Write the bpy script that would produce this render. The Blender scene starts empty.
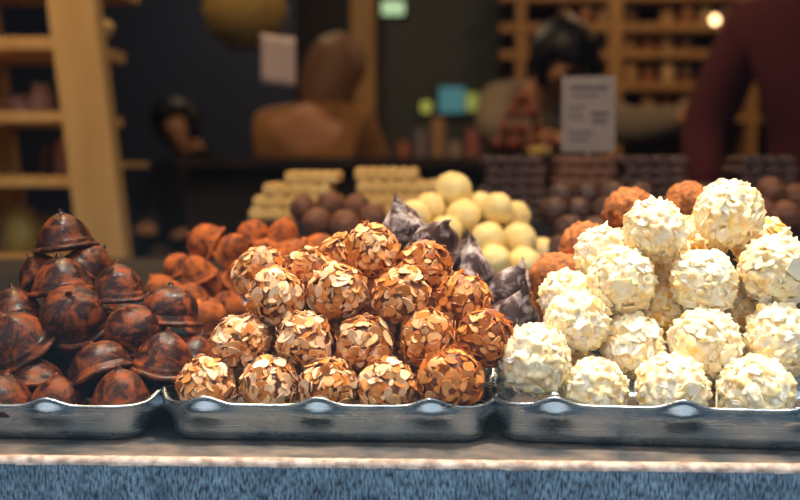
import bpy, bmesh, math, random
from mathutils import Vector, Matrix, Quaternion, noise
R = math.radians
random.seed(7)
SC = bpy.context.scene
COL = SC.collection
Z0 = 0.90                       # height of the stone ledge above the shop floor

# ------------------------------------------------------------------ camera
cam_d = bpy.data.cameras.new('camera')
cam = bpy.data.objects.new('camera', cam_d); COL.objects.link(cam)
cam_d.sensor_width = 36; cam_d.lens = 52; cam_d.clip_start = 0.02; cam_d.clip_end = 60
CAM = Vector((0.025, -0.58, Z0 + 0.153))
cam.location = CAM
cam.rotation_euler = (R(90 - 4.46), 0, R(2.5))
cam_d.dof.use_dof = True; cam_d.dof.focus_distance = 0.655; cam_d.dof.aperture_fstop = 6.3
SC.camera = cam
SC.view_settings.view_transform = 'Standard'; SC.view_settings.look = 'None'
SC.view_settings.exposure = 0.0; SC.view_settings.gamma = 1.0
SC.view_settings.use_curve_mapping = False

# ------------------------------------------------------------------ sky over the street
W = bpy.data.worlds.new('street_sky'); SC.world = W; W.use_nodes = True
nt = W.node_tree; nt.nodes.clear()
o_ = nt.nodes.new('ShaderNodeOutputWorld'); bg = nt.nodes.new('ShaderNodeBackground')
tc = nt.nodes.new('ShaderNodeTexCoord'); sp = nt.nodes.new('ShaderNodeSeparateXYZ'); rp = nt.nodes.new('ShaderNodeValToRGB')
nt.links.new(tc.outputs['Generated'], sp.inputs[0]); mr_ = nt.nodes.new('ShaderNodeMapRange'); mr_.inputs[1].default_value = -1; nt.links.new(sp.outputs['Z'], mr_.inputs[0]); nt.links.new(mr_.outputs[0], rp.inputs[0])
nt.links.new(rp.outputs[0], bg.inputs[0]); nt.links.new(bg.outputs[0], o_.inputs[0])
e = rp.color_ramp.elements
e[0].position = 0.0; e[0].color = (0.08, 0.16, 0.22, 1)
e[1].position = 1.0; e[1].color = (1.5, 1.6, 1.8, 1)
for p_, c_ in ((.43, (.10, .18, .24)), (.49, (.016, .024, .036)), (.575, (.02, .035, .055)), (.63, (1.75, 1.72, 1.72))):
    x = e.new(p_); x.color = (*c_, 1)
bg.inputs[1].default_value = 1.0

# ------------------------------------------------------------------ lamps of the shop, with added fill lamps
def lamp(name, kind, loc, target, energy, color, size=0.1, spot=60):
    d = bpy.data.lights.new(name, kind); d.energy = energy; d.color = color
    if kind == 'AREA': d.size = size
    else: d.shadow_soft_size = size
    if kind == 'SPOT': d.spot_size = R(spot); d.spot_blend = 0.6
    o = bpy.data.objects.new(name, d); COL.objects.link(o); o.location = loc
    o.rotation_euler = (Vector(target) - Vector(loc)).to_track_quat('-Z', 'Y').to_euler()
    return o
WARM = (1.0, 0.60, 0.28)
SPOTS = [((-0.50, 0.72, 2.42), (-0.14, 0.14, Z0), 100, WARM, 0.05, 34, 'rear left of the display'),
         ((0.52, 0.72, 2.42), (0.18, 0.14, Z0), 105, WARM, 0.05, 34, 'rear right of the display'),
         ((0.22, 0.16, 2.42), (0.14, 0.07, Z0), 185, (1.0, 0.92, 0.78), 0.06, 30, 'added close to the glass in place of sky light on the white truffles'),  # added narrow spot, stands in for broad sky light
         ((-0.30, 0.16, 2.42), (-0.12, 0.07, Z0), 66, (1.0, 0.90, 0.76), 0.06, 30, 'added close to the glass in place of sky light on the dark chocolates'),  # added like the one above, replaces sky light on the left
         ((0.0, 0.35, 2.42), (0.0, 0.70, Z0), 55, WARM, 0.05, 40, 'over the nougat stacks'),
         ((-0.80, 0.85, 2.42), (-0.62, 1.50, 1.1), 85, (1.0, 0.60, 0.22), 0.05, 50, 'added to warm and brighten the oak shelving')]  # added only to give the shelving warm light
for s in SPOTS:
    lamp('spot_light', 'SPOT', s[0], s[1], s[2], s[3], s[4], s[5])
lamp('room_light', 'AREA', (-1.4, 2.2, 2.6), (-1.4, 2.2, 0), 7, (1.0, 0.66, 0.36), 0.5)
lamp('room_light', 'AREA', (1.1, 4.4, 2.6), (1.1, 4.6, 0), 15, (1.0, 0.62, 0.30), 0.6)
lamp('room_light', 'AREA', (-0.1, 1.7, 2.65), (-0.1, 2.6, 0.6), 13, (1.0, 0.68, 0.38), 0.5)  # added fill so figures and hanging sheet are lit from the front
lamp('room_light', 'AREA', (-0.7, 4.3, 2.6), (-0.7, 4.4, 0), 12, (1.0, 0.72, 0.45), 0.6)

# ------------------------------------------------------------------ helpers
FPX = 800 * 52 / 36.0
CM = cam.rotation_euler.to_matrix()
def ray(px, py):
    return (CM @ Vector(((px - 400) / FPX, (250 - py) / FPX, -1.0)))
def at(px, py, Y):
    d = ray(px, py); return CAM + d * ((Y - CAM.y) / d.y)
def px_of(p):
    q = CM.transposed() @ (Vector(p) - CAM); return 400 + FPX * q.x / -q.z, 250 - FPX * q.y / -q.z

def mk(name, bm, mat, parent=None, smooth=True, loc=None):
    me = bpy.data.meshes.new(name); bm.to_mesh(me); bm.free()
    if mat:
        for m in (mat if isinstance(mat, (list, tuple)) else [mat]): me.materials.append(m)
    if smooth: me.polygons.foreach_set('use_smooth', [True] * len(me.polygons))
    o = bpy.data.objects.new(name, me); COL.objects.link(o)
    if parent: o.parent = parent
    if loc is not None: o.location = loc
    return o
def tag(o, label=None, cat=None, group=None, kind=None):
    if label: o['label'] = label
    if cat: o['category'] = cat
    if group: o['group'] = group
    if kind: o['kind'] = kind
    return o
def empty(name, loc, rz=0):
    o = bpy.data.objects.new(name, None); COL.objects.link(o); o.location = loc; o.rotation_euler = (0, 0, rz)
    o.empty_display_size = 0.02; return o
def copy_tree(o, parent=None):
    c = o.copy(); COL.objects.link(c)
    if parent: c.parent = parent
    for ch in [k for k in bpy.data.objects if k.parent == o]: copy_tree(ch, c)
    return c
def box(bm, lo, hi, rot=None, mi=0):
    r = bmesh.ops.create_cube(bm, size=1)
    lo = Vector(lo); hi = Vector(hi); c = (lo + hi) / 2; s = hi - lo
    for v in r['verts']:
        v.co = Vector((v.co.x * s.x, v.co.y * s.y, v.co.z * s.z))
        if rot: v.co = rot @ v.co
        v.co += c
    for f in {f for v in r['verts'] for f in v.link_faces}: f.material_index = mi
    return r['verts']
def boxmesh(lo, hi, bev=0.0, seg=2):
    bm = bmesh.new(); box(bm, lo, hi)
    if bev: bmesh.ops.bevel(bm, geom=bm.edges[:], offset=bev, segments=seg, affect='EDGES')
    return bm
def lathe(prof, n=32, fn=None):
    bm = bmesh.new(); rings = []
    for (r, z) in prof:
        if r < 1e-6: rings.append([bm.verts.new((0, 0, z))])
        else:
            ring = []
            for k in range(n):
                a = 2 * math.pi * k / n
                rr, zz = (r, z) if fn is None else fn(r, z, a)
                ring.append(bm.verts.new((rr * math.cos(a), rr * math.sin(a), zz)))
            rings.append(ring)
    for A, B in zip(rings, rings[1:]):
        if len(A) == 1 and len(B) == 1: continue
        for k in range(n):
            j = (k + 1) % n
            if len(A) == 1: bm.faces.new((A[0], B[k], B[j]))
            elif len(B) == 1: bm.faces.new((A[k], A[j], B[0]))
            else: bm.faces.new((A[k], A[j], B[j], B[k]))
    bmesh.ops.recalc_face_normals(bm, faces=bm.faces[:])
    return bm

# ------------------------------------------------------------------ materials
def mat(name, base, rough=0.6, metal=0.0, var=None, vscale=30, bump=0.0, bscale=60, sss=0.0, sssr=(1, .6, .3), emit=0, coat=0.0, detail=6, stretch=None, obj=True):
    m = bpy.data.materials.new(name); m.use_nodes = True; t = m.node_tree
    b = t.nodes['Principled BSDF']; b.inputs['Base Color'].default_value = (*base, 1)
    b.inputs['Roughness'].default_value = rough; b.inputs['Metallic'].default_value = metal
    co = t.nodes.new('ShaderNodeTexCoord'); src = co.outputs['Object']
    if stretch:
        mp = t.nodes.new('ShaderNodeMapping'); mp.inputs['Scale'].default_value = stretch
        t.links.new(src, mp.inputs[0]); src = mp.outputs[0]
    if var:
        n = t.nodes.new('ShaderNodeTexNoise'); n.inputs['Scale'].default_value = vscale; n.inputs['Detail'].default_value = detail
        t.links.new(src, n.inputs['Vector'])
        r = t.nodes.new('ShaderNodeValToRGB'); r.color_ramp.elements[0].position = .36; r.color_ramp.elements[1].position = .64
        r.color_ramp.elements[0].color = (*base, 1); r.color_ramp.elements[1].color = (*var, 1)
        t.links.new(n.outputs['Fac'], r.inputs[0]); t.links.new(r.outputs[0], b.inputs['Base Color'])
    if bump:
        n = t.nodes.new('ShaderNodeTexNoise'); n.inputs['Scale'].default_value = bscale; n.inputs['Detail'].default_value = 5
        t.links.new(src, n.inputs['Vector'])
        bp = t.nodes.new('ShaderNodeBump'); bp.inputs['Strength'].default_value = bump; bp.inputs['Distance'].default_value = 0.002
        t.links.new(n.outputs['Fac'], bp.inputs['Height']); t.links.new(bp.outputs[0], b.inputs['Normal'])
    if sss:
        b.inputs['Subsurface Weight'].default_value = sss; b.inputs['Subsurface Radius'].default_value = sssr
        b.inputs['Subsurface Scale'].default_value = 0.004
    if emit:
        b.inputs['Emission Color'].default_value = (*base, 1); b.inputs['Emission Strength'].default_value = emit
    if coat: b.inputs['Coat Weight'].default_value = coat
    return m

def flake_material(name, stops, edge, rough, sss=0.0):
    """colour of each flake from its own random value, browned rim from the second channel; obj.color red shifts almonds towards toasted and gap shavings towards painted warm glow"""
    m = bpy.data.materials.new(name); m.use_nodes = True; t = m.node_tree; L = t.links
    b = t.nodes['Principled BSDF']; b.inputs['Roughness'].default_value = rough; b.inputs['Specular IOR Level'].default_value = .28
    a = t.nodes.new('ShaderNodeAttribute'); a.attribute_name = 'flake'
    s = t.nodes.new('ShaderNodeSeparateColor'); L.new(a.outputs['Color'], s.inputs[0])
    oi = t.nodes.new('ShaderNodeObjectInfo'); so = t.nodes.new('ShaderNodeSeparateColor'); L.new(oi.outputs['Color'], so.inputs[0])
    ad = t.nodes.new('ShaderNodeMath'); ad.operation = 'ADD'; L.new(s.outputs[0], ad.inputs[0]); L.new(so.outputs[0], ad.inputs[1])
    co = t.nodes.new('ShaderNodeTexCoord'); n = t.nodes.new('ShaderNodeTexNoise'); n.inputs['Scale'].default_value = 260; n.inputs['Detail'].default_value = 4
    L.new(co.outputs['Object'], n.inputs['Vector'])
    nm = t.nodes.new('ShaderNodeMath'); nm.operation = 'MULTIPLY_ADD'; nm.inputs[1].default_value = 0.5; nm.inputs[2].default_value = -0.25
    L.new(n.outputs['Fac'], nm.inputs[0]); a2 = t.nodes.new('ShaderNodeMath'); a2.operation = 'ADD'; L.new(ad.outputs[0], a2.inputs[0]); L.new(nm.outputs[0], a2.inputs[1])
    r = t.nodes.new('ShaderNodeValToRGB'); L.new(a2.outputs[0], r.inputs[0])
    el = r.color_ramp.elements
    el[0].position, el[0].color = stops[0][0], (*stops[0][1], 1); el[1].position, el[1].color = stops[-1][0], (*stops[-1][1], 1)
    for p, c in stops[1:-1]: q = el.new(p); q.color = (*c, 1)
    mx = t.nodes.new('ShaderNodeMix'); mx.data_type = 'RGBA'; L.new(s.outputs[1], mx.inputs[0]); L.new(r.outputs[0], mx.inputs[6]); mx.inputs[7].default_value = (*edge, 1)
    L.new(mx.outputs[2], b.inputs['Base Color'])
    bp = t.nodes.new('ShaderNodeBump'); bp.inputs['Strength'].default_value = .35; bp.inputs['Distance'].default_value = .001
    L.new(n.outputs['Fac'], bp.inputs['Height']); L.new(bp.outputs[0], b.inputs['Normal'])
    if sss:
        b.inputs['Subsurface Weight'].default_value = sss; b.inputs['Subsurface Radius'].default_value = (1, .7, .3); b.inputs['Subsurface Scale'].default_value = .003
    return m

M = {}
M['almond'] = flake_material('toasted_almond', [(0.0, (.80, .56, .36)), (.30, (.72, .38, .15)), (.52, (.60, .22, .042)), (.78, (.42, .11, .012)), (1.0, (.17, .035, .008))], (.36, .10, .015), .42)
M['praline'] = mat('almond_truffle_chocolate', (.085, .022, .008), .5, var=(.22, .07, .02), vscale=160, bump=.5, bscale=220)
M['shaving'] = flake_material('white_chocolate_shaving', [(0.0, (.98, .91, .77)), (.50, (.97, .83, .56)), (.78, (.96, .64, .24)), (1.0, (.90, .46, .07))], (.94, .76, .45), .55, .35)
M['white_core'] = mat('white_chocolate', (.97, .85, .62), .5, var=(.95, .68, .28), vscale=110, bump=.9, bscale=160, sss=.3, sssr=(1, .6, .25))

def cocoa_material(name, dark, dust, lo, hi, rough=(.30, .9)):
    m = bpy.data.materials.new(name); m.use_nodes = True; t = m.node_tree; L = t.links
    b = t.nodes['Principled BSDF']; b.inputs['Specular IOR Level'].default_value = .20
    co = t.nodes.new('ShaderNodeTexCoord'); oi = t.nodes.new('ShaderNodeObjectInfo')
    va = t.nodes.new('ShaderNodeVectorMath'); va.operation = 'MULTIPLY_ADD'; va.inputs[1].default_value = (1, 1, 1)
    cb = t.nodes.new('ShaderNodeCombineXYZ'); L.new(oi.outputs['Random'], cb.inputs[0]); L.new(oi.outputs['Random'], cb.inputs[2])
    L.new(co.outputs['Object'], va.inputs[0]); L.new(cb.outputs[0], va.inputs[2])
    n = t.nodes.new('ShaderNodeTexNoise'); n.inputs['Scale'].default_value = 95; n.inputs['Detail'].default_value = 9; n.inputs['Roughness'].default_value = .72; n.inputs['Distortion'].default_value = .4
    L.new(va.outputs[0], n.inputs['Vector'])
    r = t.nodes.new('ShaderNodeValToRGB'); r.color_ramp.elements[0].position = lo; r.color_ramp.elements[1].position = hi
    r.color_ramp.elements[0].color = (0, 0, 0, 1); r.color_ramp.elements[1].color = (1, 1, 1, 1); L.new(n.outputs['Fac'], r.inputs[0])
    mx = t.nodes.new('ShaderNodeMix'); mx.data_type = 'RGBA'; L.new(r.outputs[0], mx.inputs[0]); mx.inputs[6].default_value = (*dark, 1); mx.inputs[7].default_value = (*dust, 1)
    L.new(mx.outputs[2], b.inputs['Base Color'])
    mr = t.nodes.new('ShaderNodeMapRange'); mr.inputs[3].default_value = rough[0]; mr.inputs[4].default_value = rough[1]; L.new(r.outputs[0], mr.inputs[0]); L.new(mr.outputs[0], b.inputs['Roughness'])
    n2 = t.nodes.new('ShaderNodeTexNoise'); n2.inputs['Scale'].default_value = 420; n2.inputs['Detail'].default_value = 4; L.new(va.outputs[0], n2.inputs['Vector'])
    bp = t.nodes.new('ShaderNodeBump'); bp.inputs['Strength'].default_value = .35; bp.inputs['Distance'].default_value = .0008
    L.new(n2.outputs['Fac'], bp.inputs['Height']); L.new(bp.outputs[0], b.inputs['Normal'])
    return m
M['kiss'] = cocoa_material('cocoa_dusted_chocolate', (.024, .008, .006), (.33, .066, .009), .47, .70)
M['kiss_light'] = cocoa_material('heavy_cocoa_dust', (.07, .017, .006), (.46, .115, .020), .40, .58, (.6, .85))
M['swirl'] = cocoa_material('sugar_dusted_dark_chocolate', (.045, .022, .020), (.56, .46, .43), .48, .66, (.35, .8))
M['cream'] = mat('cream_chocolate', (.84, .66, .25), .5, var=(.90, .76, .36), vscale=60, bump=.3, bscale=90, sss=.2)
M['crumb'] = mat('crumb_coating', (.17, .045, .008), .8, var=(.50, .155, .022), vscale=240, bump=1.0, bscale=300)
M['dark'] = mat('plain_dark_chocolate', (.045, .018, .012), .5, var=(.09, .035, .02), vscale=50, bump=.3)
M['brown'] = mat('milk_chocolate_dust', (.20, .075, .035), .65, var=(.13, .045, .02), vscale=60, bump=.4)
M['nougat'] = mat('nougat', (.82, .46, .12), .6, var=(.90, .58, .20), vscale=50, bump=.5)
M['paper'] = mat('waxed_paper', (.05, .03, .02), .8)  # tray sheet coloured dark to paint shade in the gaps; also the string

def steel():
    m = bpy.data.materials.new('brushed_steel'); m.use_nodes = True; t = m.node_tree; L = t.links
    b = t.nodes['Principled BSDF']; b.inputs['Metallic'].default_value = 1.0
    co = t.nodes.new('ShaderNodeTexCoord'); mp = t.nodes.new('ShaderNodeMapping'); mp.inputs['Scale'].default_value = (14, 14, 900)
    L.new(co.outputs['Object'], mp.inputs[0]); n = t.nodes.new('ShaderNodeTexNoise'); n.inputs['Scale'].default_value = 1; n.inputs['Detail'].default_value = 4; L.new(mp.outputs[0], n.inputs['Vector'])
    n3 = t.nodes.new('ShaderNodeTexNoise'); n3.inputs['Scale'].default_value = 45; n3.inputs['Detail'].default_value = 6; L.new(co.outputs['Object'], n3.inputs['Vector'])
    ad = t.nodes.new('ShaderNodeMath'); ad.operation = 'MULTIPLY'; L.new(n.outputs['Fac'], ad.inputs[0]); L.new(n3.outputs['Fac'], ad.inputs[1])
    mr = t.nodes.new('ShaderNodeMapRange'); mr.inputs[1].default_value = .1; mr.inputs[2].default_value = .45; mr.inputs[3].default_value = .16; mr.inputs[4].default_value = .42
    L.new(ad.outputs[0], mr.inputs[0]); L.new(mr.outputs[0], b.inputs['Roughness'])
    r = t.nodes.new('ShaderNodeValToRGB'); r.color_ramp.elements[0].position = .3; r.color_ramp.elements[1].position = .7
    r.color_ramp.elements[0].color = (.25, .32, .37, 1); r.color_ramp.elements[1].color = (.44, .50, .55, 1); L.new(n3.outputs['Fac'], r.inputs[0]); L.new(r.outputs[0], b.inputs['Base Color'])
    bp = t.nodes.new('ShaderNodeBump'); bp.inputs['Strength'].default_value = .12; bp.inputs['Distance'].default_value = .0006
    L.new(n.outputs['Fac'], bp.inputs['Height']); L.new(bp.outputs[0], b.inputs['Normal'])
    return m
M['steel'] = steel()

def stone():
    m = bpy.data.materials.new('tooled_bluestone'); m.use_nodes = True; t = m.node_tree; L = t.links
    b = t.nodes['Principled BSDF']; b.inputs['Roughness'].default_value = .75
    co = t.nodes.new('ShaderNodeTexCoord')
    mp = t.nodes.new('ShaderNodeMapping'); mp.inputs['Scale'].default_value = (900, 900, 230); L.new(co.outputs['Object'], mp.inputs[0])
    n = t.nodes.new('ShaderNodeTexNoise'); n.inputs['Scale'].default_value = 1; n.inputs['Detail'].default_value = 3; L.new(mp.outputs[0], n.inputs['Vector'])
    n2 = t.nodes.new('ShaderNodeTexNoise'); n2.inputs['Scale'].default_value = 60; n2.inputs['Detail'].default_value = 8; n2.inputs['Roughness'].default_value = .7; L.new(co.outputs['Object'], n2.inputs['Vector'])
    r = t.nodes.new('ShaderNodeValToRGB'); r.color_ramp.elements[0].position = .36; r.color_ramp.elements[1].position = .60
    r.color_ramp.elements[0].color = (.020, .035, .055, 1); r.color_ramp.elements[1].color = (.17, .29, .40, 1); L.new(n.outputs['Fac'], r.inputs[0])
    r2 = t.nodes.new('ShaderNodeValToRGB'); r2.color_ramp.elements[0].position = .35; r2.color_ramp.elements[1].position = .66
    r2.color_ramp.elements[0].color = (.55, .58, .62, 1); r2.color_ramp.elements[1].color = (1.35, 1.3, 1.25, 1); L.new(n2.outputs['Fac'], r2.inputs[0])
    mx = t.nodes.new('ShaderNodeMix'); mx.data_type = 'RGBA'; mx.blend_type = 'MULTIPLY'; mx.inputs[0].default_value = 1; L.new(r.outputs[0], mx.inputs[6]); L.new(r2.outputs[0], mx.inputs[7]); L.new(mx.outputs[2], b.inputs['Base Color'])
    bp = t.nodes.new('ShaderNodeBump'); bp.inputs['Strength'].default_value = .8; bp.inputs['Distance'].default_value = .0015
    L.new(n.outputs['Fac'], bp.inputs['Height']); L.new(bp.outputs[0], b.inputs['Normal'])
    return m
M['stone'] = stone()
M['ledge_top'] = mat('worn_ledge_top', (.030, .036, .042), .42, var=(.16, .125, .10), vscale=55, bump=.25, bscale=140, detail=9)
M['sealant'] = mat('weathered_sealant', (.34, .25, .20), .65, var=(.74, .60, .50), vscale=150, bump=.9, bscale=170, detail=8)
M['navy'] = mat('navy_wall_paint', (.008, .016, .045), .7, var=(.010, .018, .05), vscale=2)
M['plaster'] = mat('dark_brown_plaster', (.045, .032, .022), .85, var=(.035, .026, .02), vscale=3)
M['ceil'] = mat('ceiling_paint', (.10, .08, .06), .85)
M['floor'] = mat('floor_boards', (.05, .03, .02), .5, var=(.08, .045, .025), vscale=4, stretch=(1, 12, 1))
M['shelfwood'] = mat('pale_oak', (.66, .42, .17), .55, var=(.56, .34, .12), vscale=6, stretch=(4, 4, .6))
M['honeywood'] = mat('honey_oak', (.42, .24, .09), .5, var=(.34, .18, .06), vscale=6, stretch=(4, 4, .6))
M['darkwood'] = mat('dark_display_wood', (.018, .011, .008), .8, var=(.035, .02, .013), vscale=8)

# ------------------------------------------------------------------ THE SETTING
XL, XR, YB, ZC = -2.4, 2.4, 6.0, 2.75
def struct(name, bm, m, smooth=False):
    o = mk(name, bm, m, smooth=smooth); o['kind'] = 'structure'; return o
struct('floor', boxmesh((XL, 0.35, -0.05), (XR, YB, 0.0)), M['floor'])
struct('ceiling', boxmesh((XL, 0.0, ZC), (XR, YB, ZC + .05)), M['ceil'])
struct('wall_left', boxmesh((XL - .1, 0, 0), (XL, YB, ZC)), M['plaster'])
struct('wall_right', boxmesh((XR, 0, 0), (XR + .1, YB, ZC)), M['plaster'])
struct('wall_back', boxmesh((XL, YB, 0), (XR, YB + .1, ZC)), M['plaster'])
struct('wall_partition', boxmesh((XL, 5.2, 0), (-0.75, 5.3, ZC)), M['navy'])
bmf = bmesh.new()
box(bmf, (XL, -.004, 0), (-.95, .10, ZC)); box(bmf, (.95, -.004, 0), (XR, .10, ZC)); box(bmf, (-.95, -.004, 2.35), (.95, .10, ZC))
struct('wall_front', bmf, M['stone'])
# bluestone window sill: rough front face (own mesh) under a worn top
bm = bmesh.new(); box(bm, (-.95, -.0045, 0), (.95, .34, Z0 - .0024))
struct('trim_1', bm, M['stone'])
bm = bmesh.new(); box(bm, (-.95, .001, Z0 - .0024), (.95, .34, Z0))
struct('trim_2', bm, M['ledge_top'])
# sealant strip along the sill's edge, uneven by hand
bm = bmesh.new(); n = 420; prev = None
for i in range(n + 1):
    X = -.6 + 1.2 * i / n
    w = .0007 * noise.noise(Vector((X * 60, 0, 0))) + .0007 * noise.noise(Vector((X * 220, 3, 0)))
    prof = [(-.0042 - w, Z0 - .0040 + w), (-.0050, Z0 - .0020 + w), (-.0038, Z0 - .0003 + w), (-.0010, Z0 + .0005 + w * .5), (.0016 + w, Z0 + .0002), (.0018, Z0 - .001)]
    ring = [bm.verts.new((X, a, b)) for a, b in prof]
    if prev:
        for k in range(len(prof) - 1): bm.faces.new((prev[k], prev[k + 1], ring[k + 1], ring[k]))
    prev = ring
bmesh.ops.recalc_face_normals(bm, faces=bm.faces[:])
struct('trim_3', bm, M['sealant'], True)
dx0, dx1 = at(386, 150, 5.98).x, at(498, 150, 5.98).x
dr = struct('door_1', boxmesh((dx0, 5.95, 0), (dx1, 5.998, 2.35), .004), mat('grey_green_door', (.040, .050, .045), .6))
mk('door_frame', boxmesh((dx0 - .06, 5.94, 0), (dx0, 5.998, 2.41), .004), M['plaster'], dr, False)
mk('door_frame', boxmesh((dx1, 5.94, 0), (dx1 + .06, 5.998, 2.41), .004), M['plaster'], dr, False)
mk('door_handle', boxmesh((dx1 - .10, 5.90, 1.0), (dx1 - .06, 5.95, 1.14), .004), M['steel'], dr, False)
# the shop window
def glass():
    m = bpy.data.materials.new('window_glass'); m.use_nodes = True; t = m.node_tree; t.nodes.clear()
    o = t.nodes.new('ShaderNodeOutputMaterial'); mx = t.nodes.new('ShaderNodeMixShader'); lw = t.nodes.new('ShaderNodeLayerWeight'); lw.inputs[0].default_value = .5; pw = t.nodes.new('ShaderNodeMath'); pw.operation = 'POWER'; pw.inputs[1].default_value = 5; t.links.new(lw.outputs['Facing'], pw.inputs[0]); fr = t.nodes.new('ShaderNodeMath'); fr.operation = 'MULTIPLY_ADD'; fr.inputs[1].default_value = .96; fr.inputs[2].default_value = .04; t.links.new(pw.outputs[0], fr.inputs[0])
    tr = t.nodes.new('ShaderNodeBsdfTransparent'); tr.inputs[0].default_value = (.985, .99, .99, 1); g = t.nodes.new('ShaderNodeBsdfGlossy'); g.inputs['Roughness'].default_value = 0.0
    t.links.new(fr.outputs[0], mx.inputs[0]); t.links.new(tr.outputs[0], mx.inputs[1]); t.links.new(g.outputs[0], mx.inputs[2]); t.links.new(mx.outputs[0], o.inputs[0]); return m
bm = boxmesh((-.95, -.0030, Z0 - .001), (.95, .0006, 2.35))
struct('window_1', bm, glass())

# ------------------------------------------------------------------ display counter inside the window
cnt = tag(empty('display_counter', (0, 0, 0)), 'long dark counter behind the window ledge carrying the rear piles of sweets', 'counter')
mk('counter_top', boxmesh((-.95, .345, Z0 - .04), (.95, 1.20, Z0), .003), M['darkwood'], cnt, False)
mk('cabinet_body', boxmesh((-.93, .37, 0.0), (.93, 1.16, Z0 - .04), .003), M['darkwood'], cnt, False)
rs = mk('display_riser', boxmesh((-.34, .187, Z0), (.62, .66, Z0 + .0198), .001), M['darkwood'], None, False)
tag(rs, 'low dark wooden riser under the second row of piles', 'riser')
rs2 = mk('display_step', boxmesh((-.19, .675, Z0), (.70, 1.10, Z0 + .086), .003), M['darkwood'], None, False)
tag(rs2, 'dark raised step at the rear of the counter carrying stacks of bars', 'riser')

# ------------------------------------------------------------------ metal trays with bulged rims
def make_tray(name, cx, y0, w, dep, rot, h=.019, bumps=(), side=(.024, .085), amp=.0042, zbase=Z0, liner=True, rc=.016):
    """front left pivot; X runs along the front"""
    root = empty(name, (cx, y0, zbase), rot)
    pts = []   # (pos, normal, bump factor)
    def gb(s, centres, wd=.0105): return sum(math.exp(-((s - c) / wd) ** 2) for c in centres)
    step = .0016
    hw = w / 2
    def side_run(a, b, nrm, centres):
        L = (b - a).length; k = max(2, int(L / step))
        for i in range(k):
            s = i / k * L; pts.append((a + (b - a) * (s / L), nrm, gb(s, centres)))
    def corner(c, a0, edge=0.0):
        k = 16
        for i in range(k):
            a = a0 + R(90) * i / k; d = Vector((math.cos(a), math.sin(a), 0)); pts.append((c + d * rc, d, edge))
    P = lambda x, y: Vector((x, y, 0))
    side_run(P(-hw + rc, 0), P(hw - rc, 0), P(0, -1), [])
    corner(P(hw - rc, rc), R(-90))
    side_run(P(hw, rc), P(hw, dep - rc), P(1, 0), [])
    corner(P(hw - rc, dep - rc), 0)
    side_run(P(hw - rc, dep), P(-hw + rc, dep), P(0, 1), [])
    corner(P(-hw + rc, dep - rc), R(90))
    side_run(P(-hw, dep - rc), P(-hw, rc), P(-1, 0), [])
    corner(P(-hw + rc, rc), R(180))
    cen = [P(b, 0) for b in bumps] + [P(b, dep) for b in bumps] 
    cs = [P(sx_ * hw, s_) for s_ in side for sx_ in (-1, 1)]
    pts = [(p, nrm, sum(math.exp(-((p - c).length / .0092) ** 2) for c in cen) + 1.7 * sum(math.exp(-((p - c).length / .0100) ** 2) for c in cs)) for (p, nrm, _) in pts]
    # levels: inset, height, bulge weight, lift weight
    lv = [(-.010, .0006, 0, 0), (-.0050, .0004, 0, 0), (-.0022, .0013, 0, 0), (-.0007, .0034, 0, 0)]
    for i in range(1, 12):
        f = i / 11
        lv.append((.0024 * f, .0034 + (h - .0034) * f, math.exp(-((f - .66) / .24) ** 2) * 1.0 + (.50 if f > .66 else .5 * math.exp(-((f - .66) / .2) ** 2)) * 1.0, f ** 2))
    lv.append((.0040, h + .0002, .5, 1)); lv.append((.0046, h - .0006, .5, 1))
    bm = bmesh.new(); rings = []
    for (o, z, bw, lw) in lv:
        rings.append([bm.verts.new(p + nrm * (o + amp * bf * bw) + Vector((0, 0, z + .0046 * min(bf, 1) * lw))) for (p, nrm, bf) in pts])
    N = len(pts)
    for A, B in zip(rings, rings[1:]):
        for k in range(N):
            j = (k + 1) % N; bm.faces.new((A[k], A[j], B[j], B[k]))
    bm.faces.new(rings[0][::-1])
    o = mk('tray_body', bm, M['steel'], root)
    md = o.modifiers.new('thickness', 'SOLIDIFY'); md.thickness = .0008; md.offset = -1
    if liner:
        ln = mk('paper_liner', boxmesh((-hw + .006, .006, .0010), (hw - .006, dep - .006, .0016), .0002), M['paper'], root)  # dark sheet added so gaps between the sweets look shaded
    return root
trayM = make_tray('metal_tray', (at(165, 441, .0335).x + at(491, 441, .0335).x) / 2, .0335, .1735, .130, R(0), .0212, (-.0655, -.0045, .0565))
tag(trayM, 'scalloped silvery metal tray holding the almond truffles, middle of the front three', 'tray', 'scalloped metal trays')
trayL = make_tray('metal_tray', -.2275, .0320, .168, .130, R(-.6), .0200, (-.045, .0345))
tag(trayL, 'scalloped silvery metal tray holding the dark pointed chocolates', 'tray', 'scalloped metal trays')
trayR = make_tray('metal_tray', .1525, .0285, .203, .135, R(-4.4), .0225, (-.0715, -.0045, .0630), amp=.0050)
tag(trayR, 'scalloped silvery metal tray holding the white shaved truffles', 'tray', 'scalloped metal trays')

# ------------------------------------------------------------------ pile solver: balls rest against each other near where the eye sees them
def solve(balls, floor, it=260):
    """balls: dict p,R,pin(bool),tgt; pushes overlapping balls apart, mainly along depth"""
    for k in range(it):
        for i in range(len(balls)):
            for j in range(i + 1, len(balls)):
                A, B = balls[i], balls[j]; d = B['p'] - A['p']; m = (A['R'] + B['R']) * .985; l = d.length
                if l < m:
                    s = d * ((m - l) / max(l, 1e-6) * .5); A['p'] -= s; B['p'] += s
        for b in balls:
            q = b['p']; d = b['ray']; c = CAM + d * ((q - CAM).dot(d) / d.dot(d))
            b['p'] = q.lerp(c, .35)
            if 'Y' in b: b['p'].y += (b['Y'] - b['p'].y) * .02
            if b['p'].z < floor + b['R']: b['p'].z = floor + b['R']
def mkballs(rows, floor):
    bl = []
    for r in rows:
        px, py, Y, rad = r[:4]; p = at(px, py, Y)
        bl.append(dict(p=p, R=rad, ray=ray(px, py), Y=Y, row=r))
    solve(bl, floor); return bl

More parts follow.
